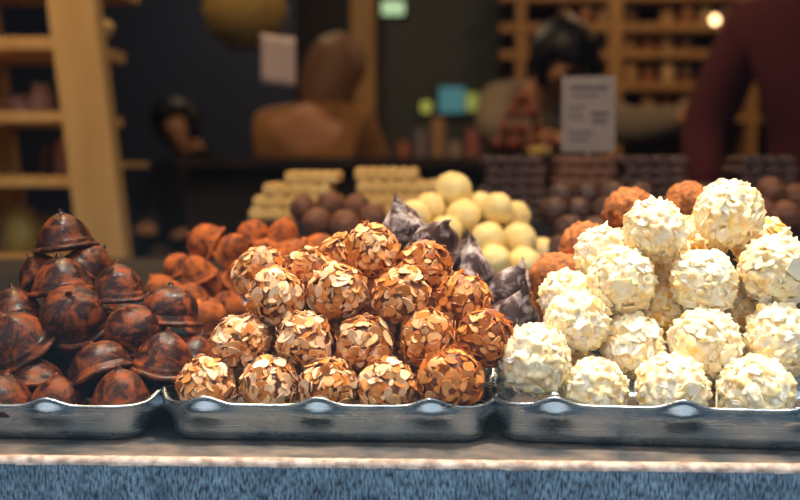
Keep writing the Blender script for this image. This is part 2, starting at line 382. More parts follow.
def rough_ball(rad, amp, fr, seed, sub=4, squash=(1, 1, 1)):
    bm = bmesh.new(); bmesh.ops.create_icosphere(bm, subdivisions=sub, radius=rad)
    for v in bm.verts:
        d = v.co.normalized(); v.co += d * amp * noise.fractal(d * fr + Vector((seed * 7.1, seed * 3.3, 0)), 1.0, 2.0, 3)
        v.co = Vector((v.co.x * squash[0], v.co.y * squash[1], v.co.z * squash[2]))
    return bm

def fib(n, rng):
    g = math.pi * (3 - 5 ** .5)
    for i in range(n):
        z = 1 - 2 * (i + .5) / n; r = math.sqrt(1 - z * z); a = g * i + rng.uniform(-.25, .25)
        yield Vector((r * math.cos(a), r * math.sin(a), z + rng.uniform(-.03, .03))).normalized()

def almond_flakes(rad, seed):
    rng = random.Random(seed); bm = bmesh.new(); lay = bm.loops.layers.float_color.new('flake')
    for d in fib(250, rng):
        frag = rng.random()
        a = rng.uniform(.0028, .0052); b = a * rng.uniform(.62, .80)
        if frag < .45: a *= .6; b *= rng.uniform(.35, .8)
        cut = rng.uniform(-.3, .3) if rng.random() < .25 else None
        th = rng.uniform(.00035, .0006); curl = rng.uniform(-.05, .15) / .006
        q = d.to_track_quat('Z', 'Y') @ Quaternion((0, 0, 1), rng.uniform(0, 6.28)) @ Quaternion((1, 0, 0), rng.gauss(0, .36)) @ Quaternion((0, 1, 0), rng.gauss(0, .24))
        c = d * (rad * rng.uniform(.885, .985))
        val = rng.random() ** 1.3 * .70; n = 14
        outer_t, outer_b, in_t = [], [], []
        for k in range(n):
            t = 2 * math.pi * k / n; x = a * math.cos(t) * (1 + .12 * math.cos(t)); y = b * math.sin(t) * (1 - .15 * math.cos(t))
            x *= 1 + rng.uniform(-.05, .05); y *= 1 + rng.uniform(-.05, .05)
            if cut is not None: x = max(x, a * cut)
            z = -(x * x) * curl * 2 - y * y * curl
            outer_t.append(bm.verts.new(q @ Vector((x, y, z + th / 2)) + c)); outer_b.append(bm.verts.new(q @ Vector((x, y, z - th / 2)) + c))
            xi, yi = x * .80, y * .80; in_t.append(bm.verts.new(q @ Vector((xi, yi, -(xi * xi) * curl * 2 - yi * yi * curl + th / 2 * 1.2)) + c))
        ed = rng.uniform(.1, .9)
        fs = []
        f = bm.faces.new(in_t); fs.append((f, 0))
        for k in range(n):
            j = (k + 1) % n
            fs.append((bm.faces.new((outer_t[k], outer_t[j], in_t[j], in_t[k])), 1))
            fs.append((bm.faces.new((outer_b[k], outer_b[j], outer_t[j], outer_t[k])), 2))
        fs.append((bm.faces.new(outer_b[::-1]), 0))
        ins = set(in_t)
        for f, kd in fs:
            for lp in f.loops: lp[lay] = (val, 0 if (lp.vert in ins or kd == 0) else ed * .75, 0, 1)
    return bm

def shavings(rad, seed):
    rng = random.Random(seed); bm = bmesh.new(); lay = bm.loops.layers.float_color.new('flake')
    for d in fib(125, rng):
        a = rng.uniform(.0026, .0066); b = a * rng.uniform(.6, 1.0); th = rng.uniform(.0005, .0012)
        q = d.to_track_quat('Z', 'Y') @ Quaternion((0, 0, 1), rng.uniform(0, 6.28)) @ Quaternion((1, 0, 0), rng.gauss(0, .24)) @ Quaternion((0, 1, 0), rng.gauss(0, .24))
        c = d * (rad * rng.uniform(.88, .985)); n = rng.choice((5, 6, 7)); cv = rng.uniform(-30, 90)
        val = rng.random() * .62 + (.25 if rng.random() < .12 else 0)
        ang = sorted(rng.uniform(0, 6.28) if rng.random() < .3 else 2 * math.pi * (k + rng.uniform(-.3, .3)) / n for k in range(n))
        T, B, = [], []
        for t in ang:
            rr = rng.uniform(.75, 1.15); x, y = a * math.cos(t) * rr, b * math.sin(t) * rr; z = -x * x * cv + rng.uniform(-.0003, .0003)
            T.append(bm.verts.new(q @ Vector((x, y, z + th / 2)) + c)); B.append(bm.verts.new(q @ Vector((x * .95, y * .95, z - th / 2)) + c))
        ct = bm.verts.new(q @ Vector((0, 0, th * .7)) + c); fs = []
        for k in range(n):
            j = (k + 1) % n
            fs.append(bm.faces.new((T[k], T[j], ct))); fs.append(bm.faces.new((B[k], B[j], T[j], T[k])))
        fs.append(bm.faces.new(B[::-1]))
        for f in fs:
            for lp in f.loops: lp[lay] = (val, 0, 0, 1)
    return bm

def rand_rot(o, rng):
    o.rotation_mode = 'QUATERNION'
    o.rotation_quaternion = Quaternion(Vector((rng.gauss(0, 1), rng.gauss(0, 1), rng.gauss(0, 1))).normalized(), rng.uniform(0, 6.28))

# --- almond truffles
RA = .0168
def mk_proto(kind, k, rad):
    if kind == 'almond':
        o = mk('almond_truffle', rough_ball(rad * .90, rad * .07, 2.2, k, 4), M['praline']); c = mk('almond_flakes', almond_flakes(rad * 1.0, 100 + k), M['almond'], o, smooth=False)
    else:
        o = mk('white_truffle', rough_ball(rad * .955, rad * .20, 4.6, k, 5), M['white_core']); c = mk('chocolate_shavings', shavings(rad, 200 + k), M['shaving'], o, smooth=False)
    return o
SLOPE = .0190
AY = .0545
alm = [  # px, py, depth row, toast, words
 (207, 387, 0, -.28, 'pale almond truffle at the far left end of the bottom row, beside the tray corner'),
 (269, 385, 0, -.10, 'almond truffle in the bottom row, second from the dark chocolates'),
 (329, 387, 0, .02, 'almond truffle in the bottom row, third from the dark chocolates'),
 (386, 388, 0, .04, 'almond truffle in the bottom row with a white chip of almond facing out'),
 (450, 380, 0, .40, 'large dark toasted almond truffle ending the bottom row, nearest the white truffles'),
 (240, 344, 1, -.34, 'pale almond truffle on the second row, leftmost above the tray'),
 (304, 340, 1, -.12, 'pale flaked almond truffle on the second row over the tray middle'),
 (365, 345, 1, .10, 'almond truffle with bare chocolate showing, centre of the second row'),
 (430, 340, 1, .22, 'orange toasted almond truffle on the second row toward the white truffles'),
 (483, 338, 1.2, .42, 'browned almond truffle at the right edge of the pile, half hidden on the second row'),
 (277, 296, 2, -.16, 'almond truffle at the left shoulder of the pile, third row'),
 (337, 292, 2, -.04, 'almond truffle on the third row directly left below the topmost one'),
 (402, 297, 2, .12, 'almond truffle of the third row with dark gaps between its flakes'),
 (463, 303, 2, .34, 'amber almond truffle at the right shoulder of the pile, third row'),
 (371, 251, 3, .14, 'topmost almond truffle on the peak of the almond pile'),
 (424, 268, 3, .30, 'deep orange almond truffle just right of and behind the topmost one'),
 (306, 276, 3.3, .20, 'almond truffle behind the left shoulder of the pile, only its top showing'),
 (262, 274, 3.0, .12, 'almond truffle at the rear left, peeking over the shoulder of the pile'),
 (345, 262, 3.9, .2, 'almond truffle just behind the topmost one, mostly hidden'),
]
FILL = [(238, 370, 0), (300, 370, 0), (357, 371, 0), (417, 370, 0), (272, 326, 1), (335, 324, 1), (397, 326, 1), (452, 330, 1), (307, 300, 2), (370, 300, 2), (432, 305, 2), (385, 275, 3)]
alm += [(a, b, c + 1.7, .25, 'almond truffle deep inside the middle pile, glimpsed between the ones in front') for a, b, c in FILL]
bl = mkballs([(p[0], p[1], AY + SLOPE * p[2], RA * (1.09 if i == 4 else 1), p) for i, p in enumerate(alm)], Z0 + .0018)
protos = [mk_proto('almond', k, RA) for k in range(6)]
rng = random.Random(5)
for i, b in enumerate(bl):
    o = protos[i] if i < 6 else copy_tree(protos[i % 6])
    o.location = b['p']; rand_rot(o, rng)
    s = b['R'] / RA; o.scale = (s * rng.uniform(.97, 1.04), s * rng.uniform(.97, 1.03), s * rng.uniform(.94, 1.0))
    for c in [k for k in bpy.data.objects if k.parent == o]: c.color = (b['row'][4][3], 0, 0, 1)
    tag(o, b['row'][4][4], 'truffle', 'almond truffles in the middle pile')

# --- white truffles
RW = .0193
wh = [
 (536, 361, 0.1, .0196, 'creamy white truffle at the left tray corner, bottom row'),
 (594, 391, -.1, .0180, 'white truffle low in the tray between the corner one and the next'),
 (672, 389, -.1, .0190, 'white truffle in the bottom row above the second bulge of the tray rim'),
 (755, 393, -.1, .0205, 'white truffle in the bottom row at the far right'),
 (631, 344, 1, .0185, 'white truffle on the second row with a broad flat shaving in front'),
 (706, 345, 1, .0192, 'white truffle on the second row, middle of the three'),
 (781, 340, 1, .0200, 'white truffle on the second row cut by the right picture edge'),
 (578, 323, 1.4, .0178, 'white truffle behind the corner one at the left side of the pile'),
 (568, 297, 2.2, .0165, 'small white truffle at the left outer slope of the pile, third row'),
 (621, 283, 2, .0195, 'wide white truffle on the third row toward the left slope'),
 (704, 283, 2, .0190, 'white truffle in the middle of the third row'),
 (776, 272, 2, .0205, 'white truffle on the third row at the right edge'),
 (656, 231, 3, .0188, 'white truffle near the top, just left of the highest one'),
 (729, 214, 3.2, .0200, 'highest white truffle crowning the whole pile'),
 (603, 254, 3.2, .0172, 'white truffle behind the upper left slope of the pile'),
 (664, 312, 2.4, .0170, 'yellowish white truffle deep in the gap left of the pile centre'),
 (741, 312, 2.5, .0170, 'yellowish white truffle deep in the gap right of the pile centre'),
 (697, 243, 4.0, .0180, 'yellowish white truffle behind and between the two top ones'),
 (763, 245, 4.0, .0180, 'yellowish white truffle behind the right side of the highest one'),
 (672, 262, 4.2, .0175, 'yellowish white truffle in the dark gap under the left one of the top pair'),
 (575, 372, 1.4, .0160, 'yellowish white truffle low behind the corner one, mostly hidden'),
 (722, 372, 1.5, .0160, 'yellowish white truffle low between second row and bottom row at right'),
]
bl = mkballs([(p[0], p[1], .060 + .0215 * p[2] - (p[0] - 536) * .00004, p[3] * 1.03, p) for p in wh], Z0 + .0018)
protos = [mk_proto('white', k, RW) for k in range(6)]
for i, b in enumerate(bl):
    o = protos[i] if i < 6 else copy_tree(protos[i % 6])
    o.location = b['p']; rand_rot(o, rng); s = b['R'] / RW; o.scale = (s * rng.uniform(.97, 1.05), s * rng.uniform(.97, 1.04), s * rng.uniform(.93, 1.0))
    for c in [k for k in bpy.data.objects if k.parent == o]: c.color = (.60 if 'yellowish' in b['row'][4][4] else rng.uniform(-.06, .06), 0, 0, 1)  # warm glow in the gaps is painted by shifting these shavings to amber
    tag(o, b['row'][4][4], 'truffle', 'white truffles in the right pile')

# --- pointed dark chocolates
KBASE = [(0, -.0085), (.010, -.0090), (.0148, -.0100), (.0170, -.0102), (.0176, -.0095), (.0174, -.0085), (.0168, -.0078), (.0165, -.0064), (.0163, -.0052), (.0159, -.0047)]
KDOME = [(.0160, -.0040), (.0158, 0), (.0151, .0030), (.0139, .0058), (.0121, .0084), (.0098, .0105), (.0073, .0119), (.0049, .0127), (.0030, .0131), (.0022, .0133)]
KCONE = [(.0156, -.0044), (.0147, -.0010), (.0133, .0024), (.0115, .0055), (.0095, .0082), (.0074, .0102), (.0053, .0117), (.0034, .0127), (.0021, .0133), (.0016, .0136)]
def make_kiss(seed, m):
    def wob(r, z, a):
        k = 1 + .045 * noise.noise(Vector((math.cos(a) * 1.2 + seed * 5, math.sin(a) * 1.2, z * 60)))
        return r * k, z + .0011 * noise.noise(Vector((math.cos(a) * 1.1, math.sin(a) * 1.1 + seed * 3, 0)))
    dome = seed % 2 == 0; zt = .0133 if dome else .0136
    o = mk('pointed_chocolate', lathe(KBASE + (KDOME if dome else KCONE), 44, wob), m)
    rim = [(.0150, -.0104), (.0174, -.0112), (.0188, -.0103), (.0187, -.0090), (.0176, -.0080), (.0160, -.0076)]
    mk('base_rim', lathe(rim, 44, wob), m, o)
    lean = random.Random(seed).uniform(-.0008, .0008)
    tip = lathe([(.0026, zt - .0004), (.0018, zt + .0005), (.0014, zt + .0014), (.0012, zt + .0022), (.0007, zt + .0028), (0, zt + .0030)], 14)
    for v in tip.verts: v.co.x += lean * (v.co.z - zt) * 300
    mk('tip', tip, m, o)
    return o
def orient(o, axis, spin):
    o.rotation_mode = 'QUATERNION'; o.rotation_quaternion = Vector(axis).normalized().to_track_quat('Z', 'Y') @ Quaternion((0, 0, 1), spin)
ks = [ # px, py, Y row, radius, axis, scale, words
 (64, 232, 4.2, (-.14, .05, 1), 1.0, 'pointed dark chocolate crowning the left pile, its tip highest of all'),
 (62, 275, 3.2, (-.15, .10, 1), 1.02, 'pointed chocolate directly below the crowning one, its flat rim showing'),
 (71, 309, 2.2, (.10, -.55, .8), 1.08, 'round looking chocolate below the top two, tip aimed at the viewer'),
 (118, 281, 3.0, (-.02, -.05, 1), .95, 'purplish pointed chocolate to the right of the top column'),
 (16, 338, 1.6, (-.42, -.28, .8), 1.15, 'large glossy chocolate at the left edge, tilted with its rim sloping down'),
 (14, 306, 2.6, (-.2, .3, 1), .98, 'chocolate behind the large glossy one at the left edge, only its top visible'),
 (36, 375, .9, (-.12, .45, .9), 1.0, 'chocolate under the large glossy one, showing its dark underside'),
 (99, 364, 1.0, (-.42, .34, .85), 1.05, 'chocolate tipped back with its dark hollow base facing out, above the tray'),
 (132, 325, 1.9, (-.05, -.45, .85), .93, 'small round chocolate with a dark nipple tip, middle right of the pile'),
 (165, 352, 1.1, (.16, -.05, 1), 1.0, 'shiny pointed chocolate at the right side of the pile with wide rim'),
 (170, 305, 2.7, (.05, .1, 1), 1.0, 'dim chocolate on the right slope behind the shiny pointed one'),
 (57, 394, 0.0, (0, -.08, 1), .92, 'pointed chocolate in the bottom row just above the first rim bulge'),
 (120, 388, 0.0, (-.06, -.08, 1), .96, 'pointed chocolate in the bottom row nearest the almond truffles'),
 (5, 394, 0.0, (.1, .2, 1), 1.0, 'dark chocolate in the bottom row cut by the left edge'),
 (92, 262, 4.2, (.5, .3, .8), .9, 'chocolate behind the crowning one on its right side'),
 (38, 270, 4.2, (-.6, .2, .8), .9, 'chocolate behind the top column on its left side'),
 (152, 382, 1.2, (.3, .3, .9), .9, 'dark chocolate low behind the bottom row beside the tray corner'),
 (108, 330, 3.0, (.2, .4, .8), .95, 'dark chocolate in the shadowed gap right of the round one'),
 (40, 340, 3.2, (-.1, .5, .8), .95, 'dark chocolate in the shadowed gap at the heart of the pile'),
 (72, 348, 2.3, (-.1, .5, .8), .9, 'dark chocolate just under the round looking one, in deep shade'),
 (86, 375, 1.9, (0, .3, 1), .95, 'dark chocolate seen only as shadow low between the two bottom row ones'),
 (28, 355, 2.6, (0, .3, 1), .95, 'dark chocolate deep in the shade near the left edge'),
 (136, 352, 2.6, (0, .3, 1), .95, 'dark chocolate in the shade behind the shiny pointed one'),
 (95, 300, 4.2, (0, .3, 1), .95, 'dark chocolate in the shade between the round one and the purplish one'),
 (196, 350, 2.4, (.3, .3, .9), .92, 'dim chocolate just behind the almond pile edge, low at right'),
]
bl = mkballs([(p[0], p[1], .060 + .0185 * p[2], .0150 * p[4], p) for p in ks], Z0 + .0018)
protos = [make_kiss(k, M['kiss']) for k in (1, 3, 5, 0, 2)]; free = set(range(5))
for i, b in enumerate(bl):
    w = 3 + i % 2 if i in (2, 8, 7, 10, 17, 18, 19) else i % 3
    o = protos[w] if w in free else copy_tree(protos[w]); free.discard(w); p = b['row'][4]
    o.location = b['p'] + Vector(p[3]).normalized() * -.0015; s = p[4] * 1.07; o.scale = (s * 1.03, s * 1.03, s * rng.uniform(.86, .93)); orient(o, p[3], rng.uniform(0, 6.28))
    tag(o, p[5], 'chocolate', 'pointed dark chocolates in the left pile')

# --- cocoa dusted pile behind
def back_tray(name, x0, x1, y0, y1, z, label):
    t = make_tray(name, (x0 + x1) / 2, y0, x1 - x0, y1 - y0, 0, .017, (), (), zbase=z, liner=True)
    tag(t, label, 'tray'); return t
back_tray('metal_tray', -.235, -.052, .258, .450, Z0 + .0200, 'metal tray hidden under the orange cocoa dusted pile')
co = [
 (204, 242, 3.4, (-.9, -.1, .45), .98, 'orange cocoa chocolate lying on its side, highest at the left of its pile'),
 (236, 248, 3.0, (.5, -.4, .6), .90, 'cocoa dusted chocolate right beside the one lying on its side'),
 (254, 234, 4.0, (.2, .2, 1), .86, 'round cocoa chocolate with flat top at the rear of the cocoa pile'),
 (284, 232, 4.0, (.3, -.2, .9), .86, 'rear cocoa chocolate just left of the almond pile shoulder'),
 (266, 254, 3.0, (.1, -.6, .7), .88, 'cocoa chocolate in the middle of the cocoa pile, third tier'),
 (296, 252, 3.0, (.7, -.2, .7), .88, 'cocoa chocolate partly hidden by almond truffles, third tier'),
 (322, 250, 3.4, (.9, .1, .5), .9, 'slanting cocoa chocolate at the far right of the cocoa pile'),
 (196, 270, 2.0, (-.3, -.3, .9), .80, 'small cocoa chocolate on the left flank of the cocoa pile'),
 (177, 266, 2.6, (-.5, 0, .8), .74, 'tiny looking cocoa chocolate at the left end of the cocoa pile'),
 (216, 284, 1.6, (-.2, -.4, .9), 1.0, 'cocoa chocolate with smooth dome in the front of the cocoa pile'),
 (246, 274, 2.1, (.4, -.4, .8), .92, 'cocoa chocolate behind the dome, touching the almond truffles'),
 (228, 306, 0.6, (.2, -.6, .8), .92, 'bright orange cocoa chocolate low beside the second almond row'),
 (189, 298, 0.9, (-.2, -.2, .9), .92, 'reddish cocoa chocolate low between dark pile and almond pile'),
 (160, 288, 1.6, (-.6, 0, .8), .85, 'cocoa chocolate half behind the dark pile'),
 (206, 326, 0.0, (.1, -.3, .9), .9, 'lowest cocoa chocolate seen between the two front piles'),
 (182, 322, 0.2, (-.1, -.3, .9), .9, 'cocoa chocolate peeping over the right slope of the dark pile'),
]
bl = mkballs([(p[0], p[1], .285 + .0165 * p[2], .0155 * p[4] , p) for p in co], Z0 + .026)
protos = [make_kiss(20 + k, M['kiss_light']) for k in range(4)]
for i, b in enumerate(bl):
    o = protos[i] if i < 4 else copy_tree(protos[i % 4]); p = b['row'][4]
    o.location = b['p']; s = p[4]; o.scale = (s, s, s); orient(o, p[3], rng.uniform(0, 6.28)); tag(o, p[5], 'chocolate', 'cocoa dusted chocolates behind')

# --- swirled dark chocolates dusted with sugar
def make_swirl(seed):
    def tw(r, z, a):
        ph = 3 * a + z * 330 + seed
        return r * (1 + .12 * math.cos(ph)), z + .0006 * math.sin(ph)
    bm = lathe([(0, -.0100), (.010, -.0102), (.0145, -.0095), (.0162, -.0070), (.0160, -.0035), (.0148, 0), (.0128, .0038), (.0105, .0072), (.0082, .0102), (.0060, .0128), (.0042, .0150), (.0028, .0172)], 40, tw)
    o = mk('swirled_chocolate', bm, M['swirl'])
    t = lathe([(.0028, .0172), (.0020, .0192), (.0013, .0210), (.0006, .0226), (0, .0232)], 12)
    for v in t.verts: v.co.x += (v.co.z - .0172) ** 2 * 90
    mk('tip', t, M['swirl'], o); return o
sw = [
 (403, 226, .215, (-.25, -.1, 1), .92, 'swirled sugar dusted chocolate behind the topmost almond truffle, hooked tip up'),
 (438, 244, .205, (.25, -.6, .7), 1.0, 'swirled sugar dusted chocolate with its point turned to the viewer'),
 (466, 266, .205, (.12, .05, 1), 1.05, 'dark swirled chocolate with tall sharp point, behind the right almond shoulder'),
 (418, 262, .235, (0, .2, 1), .95, 'swirled chocolate under the others, glimpsed behind the almond pile'),
 (508, 290, .215, (.45, -.2, .8), 1.0, 'streaked swirled chocolate between the almond pile and the crumb balls'),
 (534, 288, .245, (.5, .2, .8), .9, 'swirled chocolate touching the crumb ball slope'),
 (514, 320, .207, (.3, -.3, .9), 1.05, 'white streaked swirled chocolate low in the gap between the two front piles'),
 (486, 300, .225, (-.3, 0, .9), .9, 'shadowed swirled chocolate just right of the amber almond truffle'),
 (506, 350, .207, (.2, -.2, .9), .95, 'lowest swirled chocolate, barely visible between the front trays'),
]
bl = mkballs([(p[0], p[1], p[2], .0150 * p[4], p) for p in sw], Z0 + .0205)
protos = [make_swirl(k * 1.7) for k in range(3)]
for i, b in enumerate(bl):
    o = protos[i] if i < 3 else copy_tree(protos[i % 3]); p = b['row'][4]
    o.location = b['p']; o.scale = (p[4] * 1.1,) * 3; orient(o, p[3], rng.uniform(0, 6.28)); tag(o, p[5], 'chocolate', 'swirled sugar dusted chocolates')

# --- plain balls: builder used by the rear piles
def pile(name, m, cat, group, lst, floor, amp, fr, nprot=3, sub=4, yslope=None):
    b_ = mkballs(lst, floor); pr = []
    for i, b in enumerate(b_):
        if i < nprot: o = mk(name, rough_ball(.0160, amp, fr, 40 + i * 3 + len(name), sub), m); pr.append(o)
        else: o = pr[i % nprot].copy(); COL.objects.link(o)
        o.location = b['p']; s = b['R'] / .016; o.scale = (s, s, s * rng.uniform(.92, 1)); rand_rot(o, rng); tag(o, b['row'][4], cat, group)
pile('crumb_truffle', M['crumb'], 'truffle', 'crumb coated truffles', [
 (629, 212, .235, .0182, 'crumb coated brown truffle standing highest, behind the upper white ones'),
 (586, 248, .215, .0180, 'crumb truffle on the slope left of the upper white truffle'),
 (556, 278, .207, .0178, 'crumb truffle halfway down the slope beside the white pile'),
 (534, 316, .207, .0175, 'lowest orange crumb truffle just above the corner white truffle'),
 (688, 204, .245, .0165, 'crumb truffle peeking between the two top white truffles'),
 (566, 306, .220, .0150, 'crumb truffle tucked close behind the left white slope'),
 (612, 262, .245, .0150, 'crumb truffle hidden behind the white truffles, mid slope'),
], Z0 + .0205, .0022, 5)
pile('cream_truffle', M['cream'], 'truffle', 'smooth cream truffles', [
 (453, 191, .520, .0185, 'smooth cream truffle on the very top of the yellow pile'),
 (463, 217, .500, .0170, 'smooth cream truffle in the second tier, directly under the top one'),
 (430, 208, .510, .0150, 'cream truffle left of the top one, second tier'),
 (480, 207, .530, .0150, 'small cream truffle behind, right of the top one'),
 (498, 209, .505, .0155, 'cream truffle on the right shoulder of the yellow pile'),
 (516, 216, .520, .0145, 'cream truffle behind the right shoulder of the yellow pile'),
 (414, 217, .500, .0160, 'cream truffle at the left end, above the dusted swirled chocolates'),
 (488, 240, .480, .0170, 'cream truffle with a fold line in the middle of the yellow pile'),
 (519, 241, .485, .0170, 'cream truffle with a fold line, right of the middle one'),
 (541, 252, .500, .0140, 'cream truffle at the right end of the yellow pile'),
 (494, 264, .460, .0165, 'cream truffle at the foot of the yellow pile, left of a pair'),
 (523, 266, .460, .0170, 'cream truffle at the foot of the yellow pile, right of a pair'),
 (446, 232, .490, .0155, 'cream truffle mostly behind the swirled chocolates'),
 (476, 288, .455, .0155, 'cream truffle under the pile, almost hidden at the bottom'),
 (508, 289, .455, .0150, 'cream truffle at the bottom, above the streaked chocolates'),
], Z0 + .0205, .0009, 2.5)
dk = []
for j, (py, Y) in enumerate(((250, .50), (230, .53), (212, .56), (197, .59))):
    for i in range(4):
        X = 562 + 26 * i + (j % 2) * 12 - 4 * j
        if j == 0 and i == 3: continue
        dk.append((X, py, Y, .0150, 'dark truffle in the dim pile behind the yellow one'))
pile('dark_truffle', M['dark'], 'truffle', 'dark truffles in the dim rear pile', dk, Z0 + .0205, .002, 3)
pile('dark_truffle', M['brown'], 'truffle', 'brown truffles at the far right', [
 (771, 192, .60, .0150, 'dim brown truffle at the far right rear, above the white pile'),
 (795, 198, .60, .0155, 'dim brown truffle at the right edge behind the white pile'),
 (784, 216, .57, .0150, 'dim brown truffle just over the right white truffles, lower of three'),
 (762, 212, .58, .0150, 'dim brown truffle touching the outline of the highest white truffle'),
 (806, 222, .57, .0150, 'dim brown truffle nearly outside the frame at right'),
], Z0 + .0205, .002, 3, 2)
pile('brown_truffle', M['brown'], 'truffle', 'brown truffles behind the cocoa pile', [
 (318, 222, .56, .0150, 'brown round truffle behind the cocoa pile, leftmost of its row'),
 (345, 226, .55, .0160, 'brown round truffle behind the topmost almond truffle, front of its row'),
 (330, 206, .58, .0145, 'brown round truffle in front of the cream nougat slabs'),
 (355, 208, .58, .0150, 'brown round truffle below the right nougat stack'),
 (372, 218, .57, .0145, 'brown round truffle beside the hooked swirled chocolate'),
 (303, 208, .59, .0135, 'small brown truffle far behind, left end under the nougat'),
], Z0 + .0205, .0012, 3, 3)

# --- stacks of bars on the rear step
def slab(name, m, px0, px1, py0, py1, Y, dep, label, group, cat, bumps=5, rz=0):
    a = at(px0, py1, Y); b = at(px1, py0, Y); w = b.x - a.x; h = b.z - a.z
    bm = bmesh.new(); box(bm, (-w / 2, 0, 0), (w / 2, dep, h))
    bmesh.ops.subdivide_edges(bm, edges=[e for e in bm.edges if abs((e.verts[0].co - e.verts[1].co).x) > w * .5], cuts=bumps * 4 - 1, use_grid_fill=True)
    bmesh.ops.bevel(bm, geom=[e for e in bm.edges if abs((e.verts[0].co - e.verts[1].co).x) < w * .3 or True][:0], offset=.001)
    for v in bm.verts:
        k = abs(math.sin(math.pi * bumps * (v.co.x / w + .5))) ** .5
        if v.co.z > h * .5: v.co.z -= (1 - k) * h * .22
        if v.co.y < dep * .5: v.co.y += (1 - k) * h * .12
    o = mk(name, bm, m, smooth=False); md = o.modifiers.new('round', 'BEVEL'); md.width = h * .18; md.segments = 2
    o.location = ((a.x + b.x) / 2, Y, a.z); o.rotation_euler = (0, 0, rz); tag(o, label, cat, group); return o
def zstack(name, m, rows, Y, dep, words, group, cat, zt, bumps=4, th=.0135):
    z = zt
    for k, (x0, x1) in enumerate(rows):
        pxm, pym = px_of((0, Y, z)); _, pyt = px_of((0, Y, z + th))
        slab(name, m, x0, x1, pyt, pym, Y, dep, words[k], group, cat, bumps); z += th + .0002
ZS = Z0 + .0862
pos = ('at the bottom', 'second from the bottom', 'in the middle', 'fourth from the bottom', 'near the top', 'on top')
zstack('nougat_slab', M['nougat'], [(248, 335), (252, 338), (262, 330), (284, 338)], .72, .07, ['cream nougat slab %s of the left stack behind the cocoa pile' % p for p in ('at the bottom', 'second', 'third', 'on top')], 'nougat slabs of the left stack', 'nougat', ZS, 5)
zstack('nougat_slab', M['nougat'], [(362, 425), (360, 428), (356, 440), (354, 418)], .74, .07, ['cream nougat slab %s of the right stack left of the yellow pile' % p for p in ('at the bottom', 'second', 'third', 'on top')], 'nougat slabs of the right stack', 'nougat', ZS, 6, .0145)
for s, (x0, x1, Y, where) in enumerate(((482, 548, .76, 'right behind the yellow pile'), (556, 618, .74, 'under the price card'), (622, 690, .76, 'left of the highest white truffle'), (738, 800, .78, 'behind the far right brown truffles'))):
    zstack('chocolate_bar', M['dark'] if s != 1 else M['brown'], [(x0 + rng.uniform(-4, 4), x1 + rng.uniform(-4, 4)) for _ in range(6)], Y, .08,
           ['dark chocolate bar %s in the stack %s' % (p, where) for p in pos], 'chocolate bars stacked ' + where, 'chocolate bar', ZS, 4, .0118)

# ------------------------------------------------------------------ ladder shelving at the left
def bar(bm, a, b, wx, wy):
    a = Vector(a); b = Vector(b); ring = []
    for p in (a, b): ring.append([bm.verts.new(p + Vector((sx * wx / 2, sy * wy / 2, 0))) for sx, sy in ((-1, -1), (1, -1), (1, 1), (-1, 1))])
    for k in range(4): j = (k + 1) % 4; bm.faces.new((ring[0][k], ring[0][j], ring[1][j], ring[1][k]))
    bm.faces.new(ring[0][::-1]); bm.faces.new(ring[1])
ls = tag(empty('ladder_shelf', (-.75, 1.6, 0)), 'tall pale oak shelving with slanted uprights at the left behind the dark pile', 'shelf')
inv = Vector((-.75, 1.6, 0))
P0 = at(74, 0, 1.45); P1 = at(107, 260, 1.45); dv = (P1 - P0) / (P0.z - P1.z)
def onpost(P, z): return P + dv * (P.z - z)
bm = bmesh.new(); bar(bm, onpost(P0, 0) - inv, onpost(P0, 2.1) - inv, .082, .05); mk('upright', bm, M['shelfwood'], ls, False)
Q0 = at(2, 150, 1.75)
bm = bmesh.new(); bar(bm, onpost(Q0, 0) - inv, onpost(Q0, 2.1) - inv, .05, .05); mk('upright', bm, M['shelfwood'], ls, False)
def plank(y, x0, x1, t=.02, ya=1.47, yb=1.80):
    z = at(60, y, 1.47).z; a = at(x0, y, 1.47).x; b = at(x1, y, 1.47).x
    mk('shelf_board', boxmesh(Vector((a, ya, z - t / 2)) - inv, Vector((b, yb, z + t / 2)) - inv, .002), M['shelfwood'], ls, False); return z + t / 2
zA = plank(43, -190, 74, .024); zB = plank(117, -190, 72); zC = plank(182, -190, 70); zD = plank(262, -190, 80); zE = plank(-25, -190, 90)
def ornament(name, px, zt, Y, r, h, col, label, cat, prof=None, cap=None):
    x = at(px, 150, Y).x
    m = mat(name + '_glaze', col, .4)
    pr = prof or [(0, 0), (r * .9, 0), (r, h * .08), (r, h * .72), (r * .7, h * .86), (r * .62, h), (0, h)]
    o = mk(name, lathe(pr, 24), m, None, True, (x, Y, zt)); tag(o, label, cat)
    if cap: mk('lid', lathe([(0, h), (r * .75, h), (r * .75, h * 1.12), (0, h * 1.14)], 20), mat('lid_paint', cap, .4), o)
    return o
PR = lambda r, h: [(0, 0), (r * .5, 0), (r * .8, h * .2), (r, h * .5), (r * .8, h * .8), (r * .4, h * .95), (0, h)]
ornament('jar', 42, zB, 1.60, .022, .052, (.55, .30, .22), 'small pinkish jar on the middle board of the oak shelving', 'jar', cap=(.4, .3, .2))
ornament('jar', 22, zB, 1.62, .030, .035, (.50, .25, .20), 'low reddish bowl shaped jar at the left on the middle board', 'jar', cap=(.3, .1, .08))
ornament('bottle', 62, zC, 1.60, .014, .075, (.40, .18, .12), 'slim rust coloured bottle on the lower board of the oak shelving', 'bottle')
ornament('bottle', 46, zC, 1.64, .012, .060, (.12, .06, .05), 'dark slim bottle beside the rust coloured one', 'bottle')
ornament('yellow_tin', 20, zD, 1.60, .036, .075, (.45, .33, .06), 'olive yellow tin under the lower board at the left edge', 'tin', cap=(.35, .26, .05))
ornament('yellow_tin', 46, zD, 1.66, .030, .060, (.40, .28, .05), 'smaller olive yellow tin beside the larger one', 'tin', cap=(.3, .2, .05))
